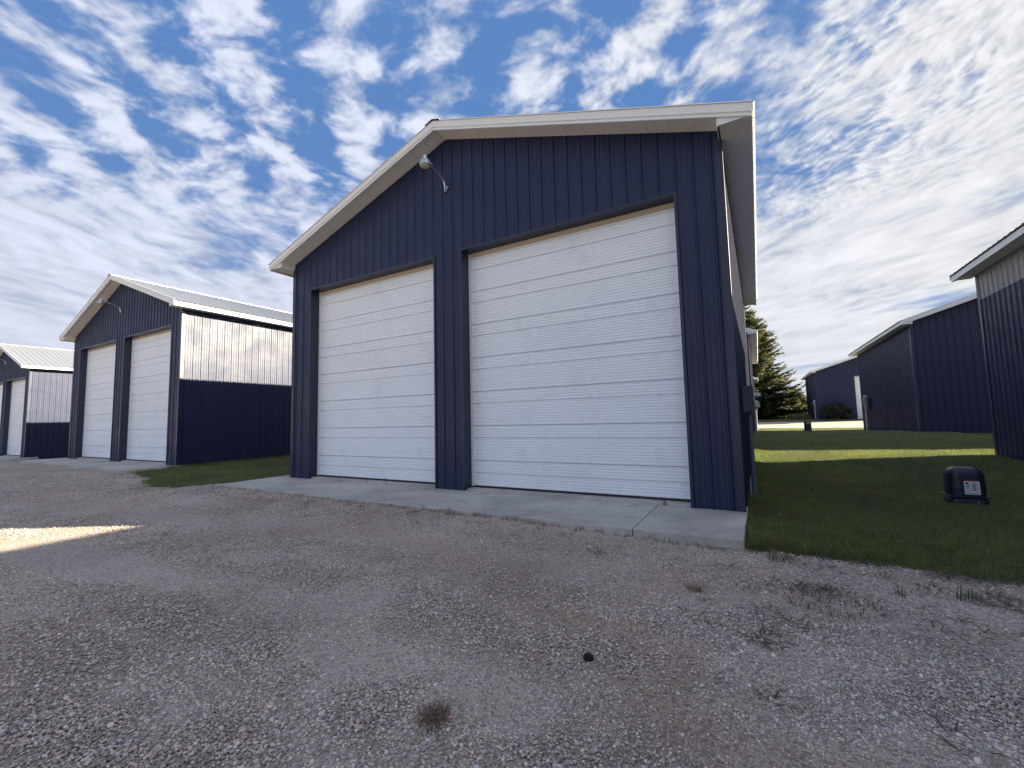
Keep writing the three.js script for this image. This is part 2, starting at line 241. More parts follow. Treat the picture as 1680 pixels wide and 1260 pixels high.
// ---- barns ----
const RIB = 0.2286, PANEL = 0.9144;
function breaks(S, extra = []) {                                  // profile of ribbed steel: [s, n]
  const pr = [], put = (s, n) => { if (s > 1e-4 && s < S - 1e-4) pr.push([s, n]); };
  for (let k = -1; k * RIB < S + RIB; k++) { const c = k * RIB + RIB / 2; put(c - 0.021, 0); put(c - 0.009, 0.019); put(c + 0.009, 0.019); put(c + 0.021, 0); for (const m of [0.076, 0.152]) { put(c + m - 0.012, 0); put(c + m - 0.005, 0.004); put(c + m + 0.005, 0.004); put(c + m + 0.012, 0); } }
  pr.unshift([0, 0]); pr.push([S, 0]);
  const at = (s) => { for (let i = 1; i < pr.length; i++) if (s <= pr[i][0]) { const [a, na] = pr[i - 1], [b, nb] = pr[i]; return na + (nb - na) * (s - a) / Math.max(1e-6, b - a); } return 0; };
  const add = []; for (let s = PANEL; s < S - 0.05; s += PANEL) add.push(s); for (const s of [...add, ...extra]) pr.push([s, at(s)]);
  pr.sort((a, b) => a[0] - b[0]); return pr;
}
function siding(root, name, mat, S, map, yb, yt, extra = []) {
  const pr = breaks(S, extra), n = Math.max(1, Math.ceil((S - 0.06) / PANEL));
  for (let k = 0; k < n; k++) {
    const s0 = k * PANEL - 1e-5, s1 = k === n - 1 ? S + 1e-5 : (k + 1) * PANEL + 1e-5, g = new Tri(), lap = (k % 2) * 0.0012;
    for (let i = 0; i + 1 < pr.length; i++) {
      const [a, na] = pr[i], [b, nb] = pr[i + 1]; if (a < s0 || b > s1 || b - a < 1e-6) continue;
      const m = (a + b) / 2, ya = yb(a, m), yc = yb(b, m); if (yt(m) - ya < 0.005) continue;
      g.q(map(a, ya, na + lap), map(b, yc, nb + lap), map(b, yt(b), nb + lap), map(a, yt(a), na + lap));
    }
    if (g.p.length) mesh(name, g.geo(), mat, root);
  }
}
function garageDoor(root, a, b, H, z, y0) {
  const door = new THREE.Group(); door.name = 'garage_door'; root.add(door);
  const w0 = a + 0.012, w1 = b - 0.012, step = 0.61;
  let lo = y0; const cuts = [y0 + 0.44]; while (cuts[cuts.length - 1] + step < H - 0.1) cuts.push(cuts[cuts.length - 1] + step); cuts.push(H - 0.075);
  cuts.forEach((hi, k) => {
    const pr = [[lo + 0.002, -0.022], [lo + 0.012, 0]], mid = k === 0 ? lo + 0.23 : lo + 0.40;
    const grooves = []; for (let y = lo + 0.055; y < hi - 0.03; y += 0.0435) { if (Math.abs(y - mid) > 0.026) grooves.push([y, 0.0065, 0.011]); } if (mid < hi - 0.06) grooves.push([mid, 0.032, 0.0105]);
    grooves.sort((p, q) => p[0] - q[0]); for (const [y, d, hw] of grooves) pr.push([y - hw, 0], [y - hw * (d > 0.02 ? 0.7 : 0.35), -d], [y + hw * (d > 0.02 ? 0.7 : 0.35), -d], [y + hw, 0]);
    pr.push([hi - 0.009, 0], [hi - 0.002, -0.022]);
    const g = new Tri(); for (let i = 0; i + 1 < pr.length; i++) g.q([w0, pr[i][0], z + pr[i][1]], [w1, pr[i][0], z + pr[i][1]], [w1, pr[i + 1][0], z + pr[i + 1][1]], [w0, pr[i + 1][0], z + pr[i + 1][1]]);
    g.q([w0, lo, z - 0.04], [w1, lo, z - 0.04], [w1, hi, z - 0.04], [w0, hi, z - 0.04]);
    mesh('door_section', g.geo(), M.white, door); lo = hi;
  });
  const st = []; for (const y of cuts.slice(0, -1)) st.push(rbox(0.05, 0.05, 0.012, 0.004, w0 + 0.10, y + 0.02, z + 0.004, 1), rbox(0.05, 0.03, 0.012, 0.004, w0 + 0.10, y - 0.21, z + 0.004, 1));
  mesh('hinge_plates', st, M.whiteTrim, door).userData.kind = 'stuff';
  mesh('side_seal', box(a + 0.002, y0, z - 0.01, a + 0.055, H - 0.01, z + 0.018), M.whiteTrim, door); mesh('side_seal', box(b - 0.03, y0, z - 0.01, b - 0.002, H - 0.01, z + 0.018), M.whiteTrim, door);
  mesh('header_seal', box(a + 0.056, H - 0.078, z - 0.02, b - 0.031, H - 0.004, z + 0.012), M.seal, door); mesh('bottom_seal', box(w0, y0 - 0.028, z - 0.03, w1, y0 + 0.004, z - 0.004), M.rubber, door);
  // the opening: jambs, header, trim, sill
  const zb = z - 0.05;
  mesh('door_jamb', box(a - 0.02, -0.04, zb, a, H, -0.001), M.navyTrim, root); mesh('door_jamb', box(b, -0.04, zb, b + 0.02, H, -0.001), M.navyTrim, root); mesh('door_header', box(a - 0.02, H, zb, b + 0.02, H + 0.02, -0.001), M.navyTrim, root);
  mesh('door_trim', [box(a - 0.034, -0.02, 0.0, a + 0.001, H + 0.034, 0.0225), box(b - 0.001, -0.02, 0.0, b + 0.034, H + 0.034, 0.0225), box(a + 0.001, H - 0.001, 0.0, b - 0.001, H + 0.034, 0.0225)], M.navyTrim, root);
  mesh('door_sill', metreUV(rbox(b - a - 0.004, 0.1, 0.2, 0.008, (a + b) / 2, y0 - 0.028 - 0.05, -0.155, 2)), M.concrete, root);
}
function makeBarn(o) {
  const { W = 9.15, L = 9.8, He = 4.97, pitch = 1 / 3, doors = [], ov = 0.36, ove = 0.36, dip = 0.5 } = o;
  const root = thing('storage_barn', o.label, 'barn', [o.x, o.y ?? 0, o.z], o.turn ?? 0, o.group);
  const top = (x) => He + pitch * Math.min(x, W - x), top0 = (s) => top(s) + 0.02, base = o.skirt ?? -0.004;
  // walls of ribbed steel sheets
  const inDoor = (m) => doors.find((d) => m > d.a && m < d.b && !d.back);
  siding(root, 'siding_panel', M.navy, W, (s, y, n) => [s, y, n], (s, m) => { const d = inDoor(m); return d ? d.H : base; }, top0, doors.flatMap((d) => [d.a, d.b]).concat([W / 2]));
  siding(root, 'siding_panel', M.navy, W, (s, y, n) => [s, y, -L - n], () => -dip, top0, [W / 2]);
  siding(root, 'siding_panel', M.navy, L, (s, y, n) => [W + n, y, -s], () => -dip, () => He - 0.06);
  if (o.strip) { siding(root, 'siding_panel', M.navy, L, (s, y, n) => [-n, y, -s], () => -dip, () => o.strip); siding(root, 'skylight_panel', M.fibre, L, (s, y, n) => [-n - 0.004, y, -s], () => o.strip - 0.03, () => He - 0.06); mesh('wall_girt', [box(0.02, o.strip + 0.33, -L, 0.06, o.strip + 0.43, 0), box(0.02, o.strip - 0.08, -L, 0.06, o.strip + 0.01, 0)], M.wood, root); }
  else siding(root, 'siding_panel', M.navy, L, (s, y, n) => [-n, y, -s], () => -dip, () => He - 0.06);
  for (const d of doors) garageDoor(root, d.a, d.b, d.H, -0.215, d.y0 ?? 0.058);
  // corner trim, an L over the rib tops with a rolled edge
  for (const [cx, sx] of [[0, -1], [W, 1]]) for (const [cz, sz] of [[0, 1], [-L, -1]]) {
    const e = 0.0235, x1 = cx + sx * e, z1 = cz + sz * e, yb = sz > 0 ? base : -dip, yt = He - 0.07, lx = cx - sx * 0.075, lz = cz - sz * 0.09, mn = Math.min, mx = Math.max;
    mesh('corner_trim', [box(mn(lx, x1), yb, mn(cz + sz * 0.0195, z1), mx(lx, x1), yt, mx(cz + sz * 0.0195, z1)), box(mn(cx + sx * 0.0195, x1), yb, mn(lz, cz + sz * 0.0195), mx(cx + sx * 0.0195, x1), yt, mx(lz, cz + sz * 0.0195)), cyl(x1 - sx * 0.004, yb, yt, z1 - sz * 0.004, 0.009, 0.009, 8)], M.navyTrim, root);
  }
  if (o.screws) { // rows of fasteners beside the ribs
    const l = [], one = (x, y, z, side) => { const c = new THREE.CylinderGeometry(0.0065, 0.0075, 0.006, 6); if (side) c.rotateZ(Math.PI / 2); else c.rotateX(Math.PI / 2); c.translate(x, y, z); l.push(c); };
    for (const y of [0.12, 0.75, 1.4, 2.05, 2.7, 3.35, 4.0, 4.65, 5.3, 5.95]) { for (let s = RIB / 2 + 0.035; s < W - 0.1; s += RIB) if (y < top(s) - 0.06 && !doors.some((d) => s > d.a - 0.06 && s < d.b + 0.06 && y < d.H + 0.06)) one(s, y, 0.003, false); if (y < He - 0.2) for (let s = RIB / 2 + 0.035; s < L; s += RIB) one(W + 0.003, y, -s, true); }
    mesh('screws', l, M.navyTrim, root).userData.kind = 'stuff';
  }
  // overhangs front and back
  const yl = top, F = [];
  for (const [z0, z1, zf, sgn] of [[0.0, ov, ov, 1], [-L - ov, -L, -L - ov, -1]]) {
    for (const half of [0, 1]) {
      const xa = half ? W / 2 : -ove + 0.02, xb = half ? W + ove - 0.02 : W / 2, n = Math.round((xb - xa) / 0.305);
      for (let k = 0; k < n; k++) { const a = xa + (xb - xa) * k / n + 0.003, b = xa + (xb - xa) * (k + 1) / n - 0.003; if (b < 0.02 || a > W - 0.02) continue; mesh('soffit_panel', slopeBar(Math.max(a, 0.004), Math.min(b, W - 0.004), z0 + 0.024, z1 - 0.002, (x) => yl(x) + 0.000, (x) => yl(x) + 0.014), M.soffit, root); }
      mesh('soffit_backing', slopeBar(Math.max(xa, 0), Math.min(xb, W), z0, z1 - 0.004, (x) => yl(x) + 0.016, (x) => yl(x) + 0.03), M.soffit, root);
      const fa = zf, fb = zf + sgn * 0.02, fc = zf + sgn * 0.036, xo = half ? W + ove + 0.02 : -ove - 0.02, X0 = half ? W / 2 : xo, X1 = half ? xo : W / 2;
      mesh('rake_fascia', slopeBar(X0, X1, Math.min(fa, fb), Math.max(fa, fb), (x) => yl(x) - 0.022, (x) => yl(x) + 0.10), M.fascia, root);
      mesh('rake_lip', slopeBar(X0, X1, Math.min(fa - sgn * 0.02, fb + sgn * 0.006), Math.max(fa - sgn * 0.02, fb + sgn * 0.006), (x) => yl(x) - 0.03, (x) => yl(x) - 0.0225), M.whiteTrim, root);
      mesh('rake_trim', slopeBar(X0 - (half ? 0 : 0.02), X1 + (half ? 0.02 : 0), Math.min(fb + sgn * 0.0005, fc), Math.max(fb + sgn * 0.0005, fc), (x) => yl(x) + 0.022, (x) => yl(x) + 0.158), M.fascia, root);
    }
    // the boxed ends of the eaves
    for (const [xw, sx] of [[0, -1], [W, 1]]) {
      const yS = He - ove * pitch - 0.012, xo = xw + sx * ove, zi = zf - sgn * 0.03;
      const lo = (x) => yS, hi = (x) => He - pitch * Math.abs(x - xw) + 0.012, A = Math.min(xw, xo), B = Math.max(xw, xo);
      mesh('eave_end_plate', slopeBar(A, B, Math.min(zi, zf - sgn * 0.002), Math.max(zi, zf - sgn * 0.002), lo, hi), M.whiteTrim, root);
      mesh('eave_end_plate', box(Math.min(xw, xw - sx * 0.012), yS, Math.min(zf - sgn * 0.031, sgn > 0 ? 0.001 : -L - 0.001), Math.max(xw, xw - sx * 0.012), He, Math.max(zf - sgn * 0.031, sgn > 0 ? 0.001 : -L - 0.001)), M.soffit, root);
    }
  }
  // eave soffits and fascias
  for (const [xw, sx] of [[0, -1], [W, 1]]) {
    const yS = He - ove * pitch - 0.012, x0 = Math.min(xw + sx * 0.021, xw + sx * ove), x1 = Math.max(xw + sx * 0.021, xw + sx * ove), za = ov - 0.032, zb = -L - ov + 0.032, n = Math.round((za - zb) / 0.305);
    for (let k = 0; k < n; k++) { const a = za - (za - zb) * k / n - 0.006, b = za - (za - zb) * (k + 1) / n + 0.006; mesh('soffit_panel', box(x0, yS, b, x1, yS + 0.012, a), M.soffit, root); }
    mesh('soffit_backing', box(x0, yS + 0.014, zb, x1, yS + 0.024, za), M.soffit, root);
    const xa = xw + sx * ove, xb = xa + sx * 0.018, xc = xb + sx * 0.006;
    mesh('eave_fascia', [box(Math.min(xa, xb), yS - 0.012, -L - ov, Math.max(xa, xb), yS + 0.115, ov - 0.001), box(Math.min(xa - sx * 0.02, xc), yS - 0.02, -L - ov, Math.max(xa - sx * 0.02, xc), yS - 0.0125, ov - 0.001)], M.fascia, root);
  }
  // ribbed roof sheets and the ridge cap
  const e = ove + 0.06, z0 = ov + 0.05, z1 = -L - ov - 0.05, S = z0 - z1, pr = breaks(S), np = Math.ceil((S - 0.06) / PANEL), ry = (x) => top(x) + 0.135;
  for (const sx of [-1, 1]) for (let k = 0; k < np; k++) {
    const s0 = k * PANEL - 1e-5, s1 = k === np - 1 ? S + 1e-5 : (k + 1) * PANEL + 1e-5, g = new Tri(), xe = sx < 0 ? -e : W + e;
    for (let i = 0; i + 1 < pr.length; i++) { const [a, na] = pr[i], [b, nb] = pr[i + 1]; if (a < s0 || b > s1 || b - a < 1e-6) continue; g.q([xe, ry(xe) + na, z0 - a], [xe, ry(xe) + nb, z0 - b], [W / 2, ry(W / 2) + nb, z0 - b], [W / 2, ry(W / 2) + na, z0 - a]); }
    mesh('roof_panel', g.geo(), M.roof, root);
  }
  mesh('roof_deck', [slopeBar(-ove, W / 2, -L - ov + 0.01, ov - 0.01, (x) => top(x) + 0.08, (x) => top(x) + 0.125), slopeBar(W / 2, W + ove, -L - ov + 0.01, ov - 0.01, (x) => top(x) + 0.08, (x) => top(x) + 0.125)], M.wood, root);
  mesh('ridge_cap', [slopeBar(W / 2 - 0.17, W / 2, z1 - 0.01, z0 + 0.01, (x) => ry(x) + 0.022, (x) => ry(x) + 0.028), slopeBar(W / 2, W / 2 + 0.17, z1 - 0.01, z0 + 0.01, (x) => ry(x) + 0.022, (x) => ry(x) + 0.028)], M.roof, root);
  mesh('ridge_closure', [slopeBar(W / 2 - 0.15, W / 2, z0 - 0.02, z0 + 0.006, (x) => ry(x) + 0.0005, (x) => ry(x) + 0.0215), slopeBar(W / 2, W / 2 + 0.15, z0 - 0.02, z0 + 0.006, (x) => ry(x) + 0.0005, (x) => ry(x) + 0.0215)], M.dark, root);
  return root;
}
const D2 = (a, b, c, d, H) => [{ a, b, H }, { a: c, b: d, H }];
makeBarn({ x: 0, z: 0, L: 9.8, screws: true, doors: D2(0.634, 4.25, 4.898, 8.541, 4.271), label: 'large navy steel barn with two white doors, nearest and in the middle of the view' });
makeBarn({ x: -15.25, y: 0.05, z: -0.26, L: 10.6, He: 5.0, pitch: 0.345, doors: D2(0.70, 4.22, 4.95, 8.5, 4.42), label: 'navy barn with two white doors and a sunlit pale side wall, second from the left' });
makeBarn({ x: -33.35, y: -0.2, z: -0.9, L: 10.6, He: 4.85, doors: D2(0.64, 4.25, 4.9, 8.54, 4.3), label: 'navy barn cut off by the left edge, its white roof in the sun' });
makeBarn({ x: 0, y: 0, z: -16.45, L: 13.0, dip: 0.3, label: 'navy barn right behind the nearest barn, only its right eave and side showing', group: 'barns hidden behind the nearest one' });
makeBarn({ x: 0, y: 0.05, z: -47.5, L: 11, dip: 0.3, label: 'most distant navy barn behind the nearest one, before the tall spruce' });
makeBarn({ x: 14.21, y: 0.08, z: 8.2, L: 16.64, He: 4.47, pitch: 0.25, ov: 0.33, ove: 0.33, strip: 3.77, label: 'navy barn at the right edge with a pale translucent strip under its eave' });
makeBarn({ x: 14.84, y: 0.32, z: -16.5, L: 10.4, W: 12.8, He: 4.4, dip: 0.6, skirt: -0.3, label: 'windowless navy barn on the right, beyond the barn at the right edge' });
makeBarn({ x: 14.61, y: 0.37, z: -46.87, L: 10.5, dip: 0.4, skirt: -0.3, doors: [{ a: 3.1, b: 6.9, H: 4.3, y0: 0.05 }], label: 'farthest navy barn on the right, across the road, with a bush and a white door' });

// ---- lamps on the gables ----
function wallLamp(x, y, z, label) {
  const t = thing('wall_lamp', label, 'lamp', [x, y, z], 0);
  mesh('mounting_plate', [rbox(0.06, 0.11, 0.02, 0.005, 0, 0, 0.03, 1), rbox(0.03, 0.03, 0.03, 0.006, 0.05, 0.015, 0.03, 1), cyl(0, -0.06, -0.03, 0.05, 0.012)], M.galv, t);
  mesh('arm', tube([[0, -0.03, 0.05], [0, 0.05, 0.055], [0, 0.13, 0.09], [0, 0.19, 0.2], [0, 0.225, 0.36], [0, 0.245, 0.5]], 0.019, 32, 12), M.galv, t);
  mesh('arm_clamp', [rbox(0.06, 0.05, 0.14, 0.012, 0, 0.245, 0.48, 2), rbox(0.075, 0.02, 0.03, 0.004, 0, 0.262, 0.44, 1)], M.galv, t);
  const head = new THREE.LatheGeometry([[0.001, 0.065], [0.05, 0.065], [0.075, 0.05], [0.088, 0.015], [0.092, -0.03], [0.102, -0.036], [0.102, -0.05], [0.09, -0.052]].map(([r, h]) => new THREE.Vector2(r, h)), 32); head.translate(0, 0.21, 0.6);
  const fins = []; for (let k = 0; k < 10; k++) { const b = rbox(0.02, 0.05, 0.008, 0.002, 0.086, 0.21, 0, 1); b.rotateY(k * 0.628); b.translate(0, 0, 0.6); fins.push(b); }
  const h = mesh('lamp_head', [head, ...fins], M.galv, t);
  const lens = new THREE.SphereGeometry(0.088, 28, 10, 0, 6.2832, Math.PI / 2, Math.PI / 2); lens.scale(1, 0.42, 1); lens.translate(0, 0.163, 0.6); mesh('lens', lens, M.lens, h);
  const refl = new THREE.CylinderGeometry(0.086, 0.05, 0.05, 24, 1, true); refl.rotateX(Math.PI); refl.translate(0, 0.185, 0.6); mesh('reflector', refl, M.galv, h);
  mesh('photocell', [cyl(0, 0.272, 0.345, 0.6, 0.030, 0.026), cyl(0, 0.262, 0.274, 0.6, 0.04)], M.whiteTrim, t);
}
wallLamp(4.57, 5.52, 0, 'galvanised lamp on a curved arm high on the gable of the nearest barn');
wallLamp(-10.7, 5.5, -0.26, 'lamp on a curved arm under the gable of the second barn from the left');
wallLamp(-28.8, 5.2, -0.9, 'lamp on the gable of the barn cut off by the left edge');

// ---- meters and conduits ----
{
  const x = 9.172, z = -1.5, t = thing('utility_box', 'blue painted electric box with conduit on the right side of the nearest barn', 'electric box', [x, 0, z]);
  mesh('cabinet', [rbox(0.14, 0.40, 0.32, 0.008, 0.075, 1.44, 0, 2)], M.boxBlue, t); mesh('cover', [rbox(0.012, 0.385, 0.30, 0.004, 0.15, 1.44, 0, 1), rbox(0.02, 0.05, 0.02, 0.004, 0.162, 1.36, 0.1, 1)], M.boxBlue, t);
  mesh('conduit', [cyl(0.085, -0.14, 1.245, -0.05, 0.033, 0.033, 18), cyl(0.085, 1.20, 1.25, -0.05, 0.042, 0.042, 18)], std(col(0.12, 0.16, 0.2), 0.45), t); mesh('ground_wire_sleeve', [cyl(0.04, -0.14, 0.25, 0.1, 0.012)], M.greyPaint, t);
  const m = thing('electric_meter', 'pale round electric meter on its grey box, just behind the blue box', 'electric meter', [x, 0, -2.35]);
  mesh('socket_box', rbox(0.12, 0.32, 0.26, 0.01, 0.06, 1.38, 0, 2), M.greyPaint, m); mesh('rain_hood', rbox(0.26, 0.06, 0.27, 0.012, 0.13, 1.53, 0, 2), M.whiteTrim, m);
  const rg = new THREE.CylinderGeometry(0.09, 0.09, 0.03, 24); rg.rotateZ(Math.PI / 2); rg.translate(0.135, 1.36, 0); mesh('meter_ring', rg, M.galv, m); const gl = new THREE.SphereGeometry(0.08, 20, 12, 0, 6.2832, 0, Math.PI / 2); gl.scale(1, 1.2, 1); gl.rotateZ(-Math.PI / 2); gl.translate(0.15, 1.36, 0); mesh('glass_cover', gl, M.glass, m);
  mesh('meter_face', [(() => { const g = new THREE.CylinderGeometry(0.06, 0.06, 0.05, 20); g.rotateZ(Math.PI / 2); g.translate(0.175, 1.36, 0); return g; })()], M.whiteTrim, m); mesh('conduit', cyl(0.06, -0.14, 1.22, 0, 0.025), M.greyPaint, m);
}
function postMeter(x, y, z, h, sx, label) {                        // conduit up a wall with a round meter
  const t = thing('electric_meter', label, 'electric meter', [x, y, z]);
  mesh('conduit', [cyl(0, -0.3, h - 0.5, 0, 0.05), cyl(0, h - 0.54, h - 0.48, 0, 0.062)], M.galv, t); mesh('socket_box', rbox(0.16, 0.42, 0.28, 0.015, 0, h - 0.28, 0, 2), M.greyPaint, t);
  const rg = new THREE.CylinderGeometry(0.1, 0.1, 0.05, 24); rg.rotateZ(Math.PI / 2); rg.translate(sx * 0.1, h - 0.2, 0); mesh('meter_ring', rg, M.galv, t); const gl = new THREE.SphereGeometry(0.085, 18, 12); gl.translate(sx * 0.14, h - 0.2, 0); mesh('glass_cover', gl, M.glass, t);
  mesh('weather_head', [rbox(0.14, 0.14, 0.14, 0.04, 0, h + 0.02, 0.02, 3)], M.whiteTrim, t);
}
postMeter(14.71, 0.08, -25.2, 1.95, -1, 'pale meter and pipe on the left wall of the windowless barn on the right');
postMeter(14.48, 0.35, -48.2, 2.0, -1, 'small meter and pipe at the left corner of the farthest barn');
postMeter(9.24, 0.0, -24.6, 1.9, 1, 'white meter pipe on the side of the barn behind the nearest one');
{ const t = thing('breaker_box', 'dark box on the wall beside the pipe meter of the windowless barn', 'electric box', [14.76, 1.3, -24.6]); mesh('cabinet', rbox(0.16, 0.62, 0.4, 0.015, 0, 0.3, 0, 2), std(col(0.03, 0.035, 0.05), 0.5), t); mesh('cover', rbox(0.02, 0.56, 0.36, 0.004, -0.09, 0.3, 0, 1), std(col(0.04, 0.045, 0.06), 0.45), t); }

// ---- utility pedestals ----
function sticker() {
  const c = document.createElement('canvas'); c.width = 256; c.height = 220; const g = c.getContext('2d');
  g.fillStyle = '#d6dade'; g.fillRect(0, 0, 256, 220); g.fillStyle = '#8d2f35'; g.fillRect(0, 0, 256, 20); g.fillStyle = '#141416'; g.beginPath(); g.ellipse(46, 52, 26, 17, 0, 0, 7); g.fill(); g.fillRect(60, 58, 36, 14); g.fillRect(24, 92, 74, 14);
  g.fillStyle = '#6b7178'; for (let y = 118; y < 196; y += 13) g.fillRect(22, y, 74 + (y * 7) % 28, 5); g.fillStyle = '#8a939b'; g.fillRect(126, 60, 64, 108); g.fillStyle = '#6b7178'; for (let y = 36; y < 56; y += 9) g.fillRect(126, y, 96, 4); for (let y = 64; y < 196; y += 12) g.fillRect(200, y, 34, 5); g.fillStyle = '#3c4046'; g.fillRect(20, 200, 214, 8);
  const t = new THREE.CanvasTexture(c); t.colorSpace = THREE.SRGBColorSpace; return t;
}
const pedMat = std(col(0.013, 0.018, 0.042), 0.42);
function pedestal(x, z, turn, w, h, label, near) {
  const t = thing('utility_pedestal', label, 'utility pedestal', [x, land(x, z), z], turn), d = w * 0.8, hb = h * 0.27;
  const profile = (ww, y) => [[-ww / 2, y], [ww / 2, y]];
  const shell = new RoundedBoxGeometry(w * 0.94, h - hb, d * 0.94, 8, 0.11); shell.translate(0, hb + (h - hb) / 2, 0); { const p = shell.attributes.position; for (let i = 0; i < p.count; i++) { const k = (p.getY(i) - hb) / (h - hb), f = 1 - 0.08 * k; p.setX(i, p.getX(i) * f); p.setZ(i, p.getZ(i) * f); if (p.getY(i) < hb + 0.08) p.setY(i, hb - 0.02 + (p.getY(i) - hb) * 0.2); } shell.computeVertexNormals(); }
  mesh('cover', shell, pedMat, t); const b = rbox(w * 0.96, hb + 0.15, d * 0.96, 0.08, 0, (hb - 0.15) / 2, 0, 4); mesh('base', b, pedMat, t); mesh('base_rim', rbox(w * 0.99, 0.014, d * 0.99, 0.007, 0, hb - 0.004, 0, 3), pedMat, t);
  const zf = (y) => d * 0.47 * (1 - 0.10 * (y - hb) / (h - hb));
  if (near) { const y0 = hb + 0.03, y1 = hb + 0.215, g = new Tri(); g.q([-0.055, y0, zf(y0) + 0.003], [0.095, y0, zf(y0) + 0.003], [0.095, y1, zf(y1) + 0.003], [-0.055, y1, zf(y1) + 0.003]); const q = g.geo(); q.setAttribute('uv', new THREE.Float32BufferAttribute([0, 0, 1, 0, 1, 1, 0, 0, 1, 1, 0, 1], 2)); mesh('warning_sticker', q, std(0xffffff, 0.5, { map: sticker() }), t); mesh('bolt', (() => { const c = new THREE.CylinderGeometry(0.012, 0.012, 0.012, 6); c.rotateX(Math.PI / 2); c.translate(0.06, hb * 0.45, d / 2 + 0.004); return c; })(), M.galv, t); }
  else mesh('badge', rbox(0.16, 0.09, 0.008, 0.003, 0, h * 0.8, zf(h * 0.8) + 0.006, 1), std(col(0.3, 0.3, 0.28), 0.6), t);
  return t;
}
pedestal(11.72, -1.95, 0.05, 0.41, 0.51, 'dark blue utility pedestal with a white warning sticker, standing on the shaded lawn', true);
pedestal(11.35, -18.4, 0.1, 0.32, 0.56, 'small dark utility pedestal far back on the lawn near the road', false);

// ---- trees and bushes ----
function leafMat(c) { return new THREE.MeshPhysicalMaterial({ color: c, roughness: 0.75, transmission: 0.45, thickness: 0, side: THREE.DoubleSide, vertexColors: true }); }
const barkMat = std(col(0.10, 0.075, 0.055), 0.95);
function spruce(x, z, h, r, label, seed, dens = 1) {
  const q = rng(seed), f = (a, b) => a + (b - a) * q(), t = thing('spruce_tree', label, 'tree', [x, land(x, z), z]); const P = [], C = [], B = [];
  const spray = (o, d, len, w, tone) => { // a flat twig of needles: kite along d
    const up = [f(-0.35, 0.35), 1, f(-0.35, 0.35)], s = [d[1] * up[2] - d[2] * up[1], d[2] * up[0] - d[0] * up[2], d[0] * up[1] - d[1] * up[0]], sl = Math.hypot(...s) || 1; const a = o, m1 = [0, 1, 2].map((i) => o[i] + d[i] * len * 0.45 + s[i] / sl * w), m2 = [0, 1, 2].map((i) => o[i] + d[i] * len * 0.45 - s[i] / sl * w), e = [0, 1, 2].map((i) => o[i] + d[i] * len);
    P.push(...a, ...m1, ...e, ...a, ...e, ...m2); const c = tone; for (let k = 0; k < 6; k++) C.push(c[0], c[1], c[2]);
  };
  const nw = Math.round(h * 4);
  for (let k = 0; k < nw; k++) {
    const yk = h * (0.03 + 0.96 * k / nw), taper = Math.pow(1 - yk / h, 0.72), nb = Math.max(4, Math.round((6 + 5 * taper) * dens));
    for (let b = 0; b < nb; b++) {
      const az = f(0, 6.283), L = Math.max(0.25, r * taper * f(0.62, 1.14)), y0 = yk + f(-0.2, 0.2), droop = f(-0.34, -0.12) * (0.5 + taper), lift = f(0.15, 0.5), ca = Math.cos(az), sa = Math.sin(az), n = Math.max(4, Math.round(L * 5.5)); let last = null;
      for (let i = 0; i <= n; i++) {
        const s = i / n, R0 = L * s, y = y0 + L * (droop * s + lift * s * s * s * 0.8), o = [ca * R0, y, sa * R0]; if (last && i % 3 === 0) { B.push([last, o, 0.02 + 0.05 * (1 - s)]); last = o; } if (!last) last = o;
        if (s < 0.18) continue; const tw = (0.32 + 0.75 * (1 - s)) * Math.min(1, L / 2.2) + 0.14, tone0 = f(0.6, 1.3), yel = q() < 0.25 ? 1.25 : 1;
        for (const sd of [-1, 1]) for (let m = 0; m < 3; m++) { const an = az + sd * f(0.45, 1.15), el = f(-0.45, 0.3); spray([o[0], o[1] + f(-0.05, 0.05), o[2]], [Math.cos(an) * Math.cos(el), Math.sin(el), Math.sin(an) * Math.cos(el)], tw * f(0.6, 1.15), tw * f(0.2, 0.34), [tone0 * yel, tone0, tone0 * 0.9]); }
        if (i === n) spray(o, [ca * 0.8, 0.5, sa * 0.8], 0.5, 0.08, [1.1, 1.15, 0.9]);
      }
    }
  }
  const g = new THREE.BufferGeometry(); g.setAttribute('position', new THREE.Float32BufferAttribute(P, 3)); g.setAttribute('color', new THREE.Float32BufferAttribute(C, 3)); g.computeVertexNormals();
  const trunk = mesh('trunk', cyl(0, -0.3, h * 0.97, 0, 0.014 * h + 0.05, 0.02, 12), barkMat, t); mesh('crown', g, leafMat(col(0.15, 0.17, 0.055)), t);
  const bt = new Tri(); for (const [a, b, w] of B) { bt.q([a[0], a[1] - w, a[2]], [b[0], b[1] - w * 0.8, b[2]], [b[0], b[1] + w * 0.8, b[2]], [a[0], a[1] + w, a[2]]); bt.q([a[0] - w, a[1], a[2]], [b[0] - w, b[1], b[2]], [b[0] + w, b[1], b[2]], [a[0] + w, a[1], a[2]]); } mesh('branches', bt.geo(), barkMat, t).userData.kind = 'stuff';
}
spruce(8.4, -57, 15.6, 6.8, 'tall dark spruce rising behind the barns, left of the gap', 51);
spruce(14.4, -74, 5.2, 2.6, 'small conifer between the tall spruce and the farthest barn', 52, 0.8);
spruce(18.6, -66, 6.6, 2.4, 'dark conifer peeping out behind the left corner of the farthest barn', 53, 0.8);
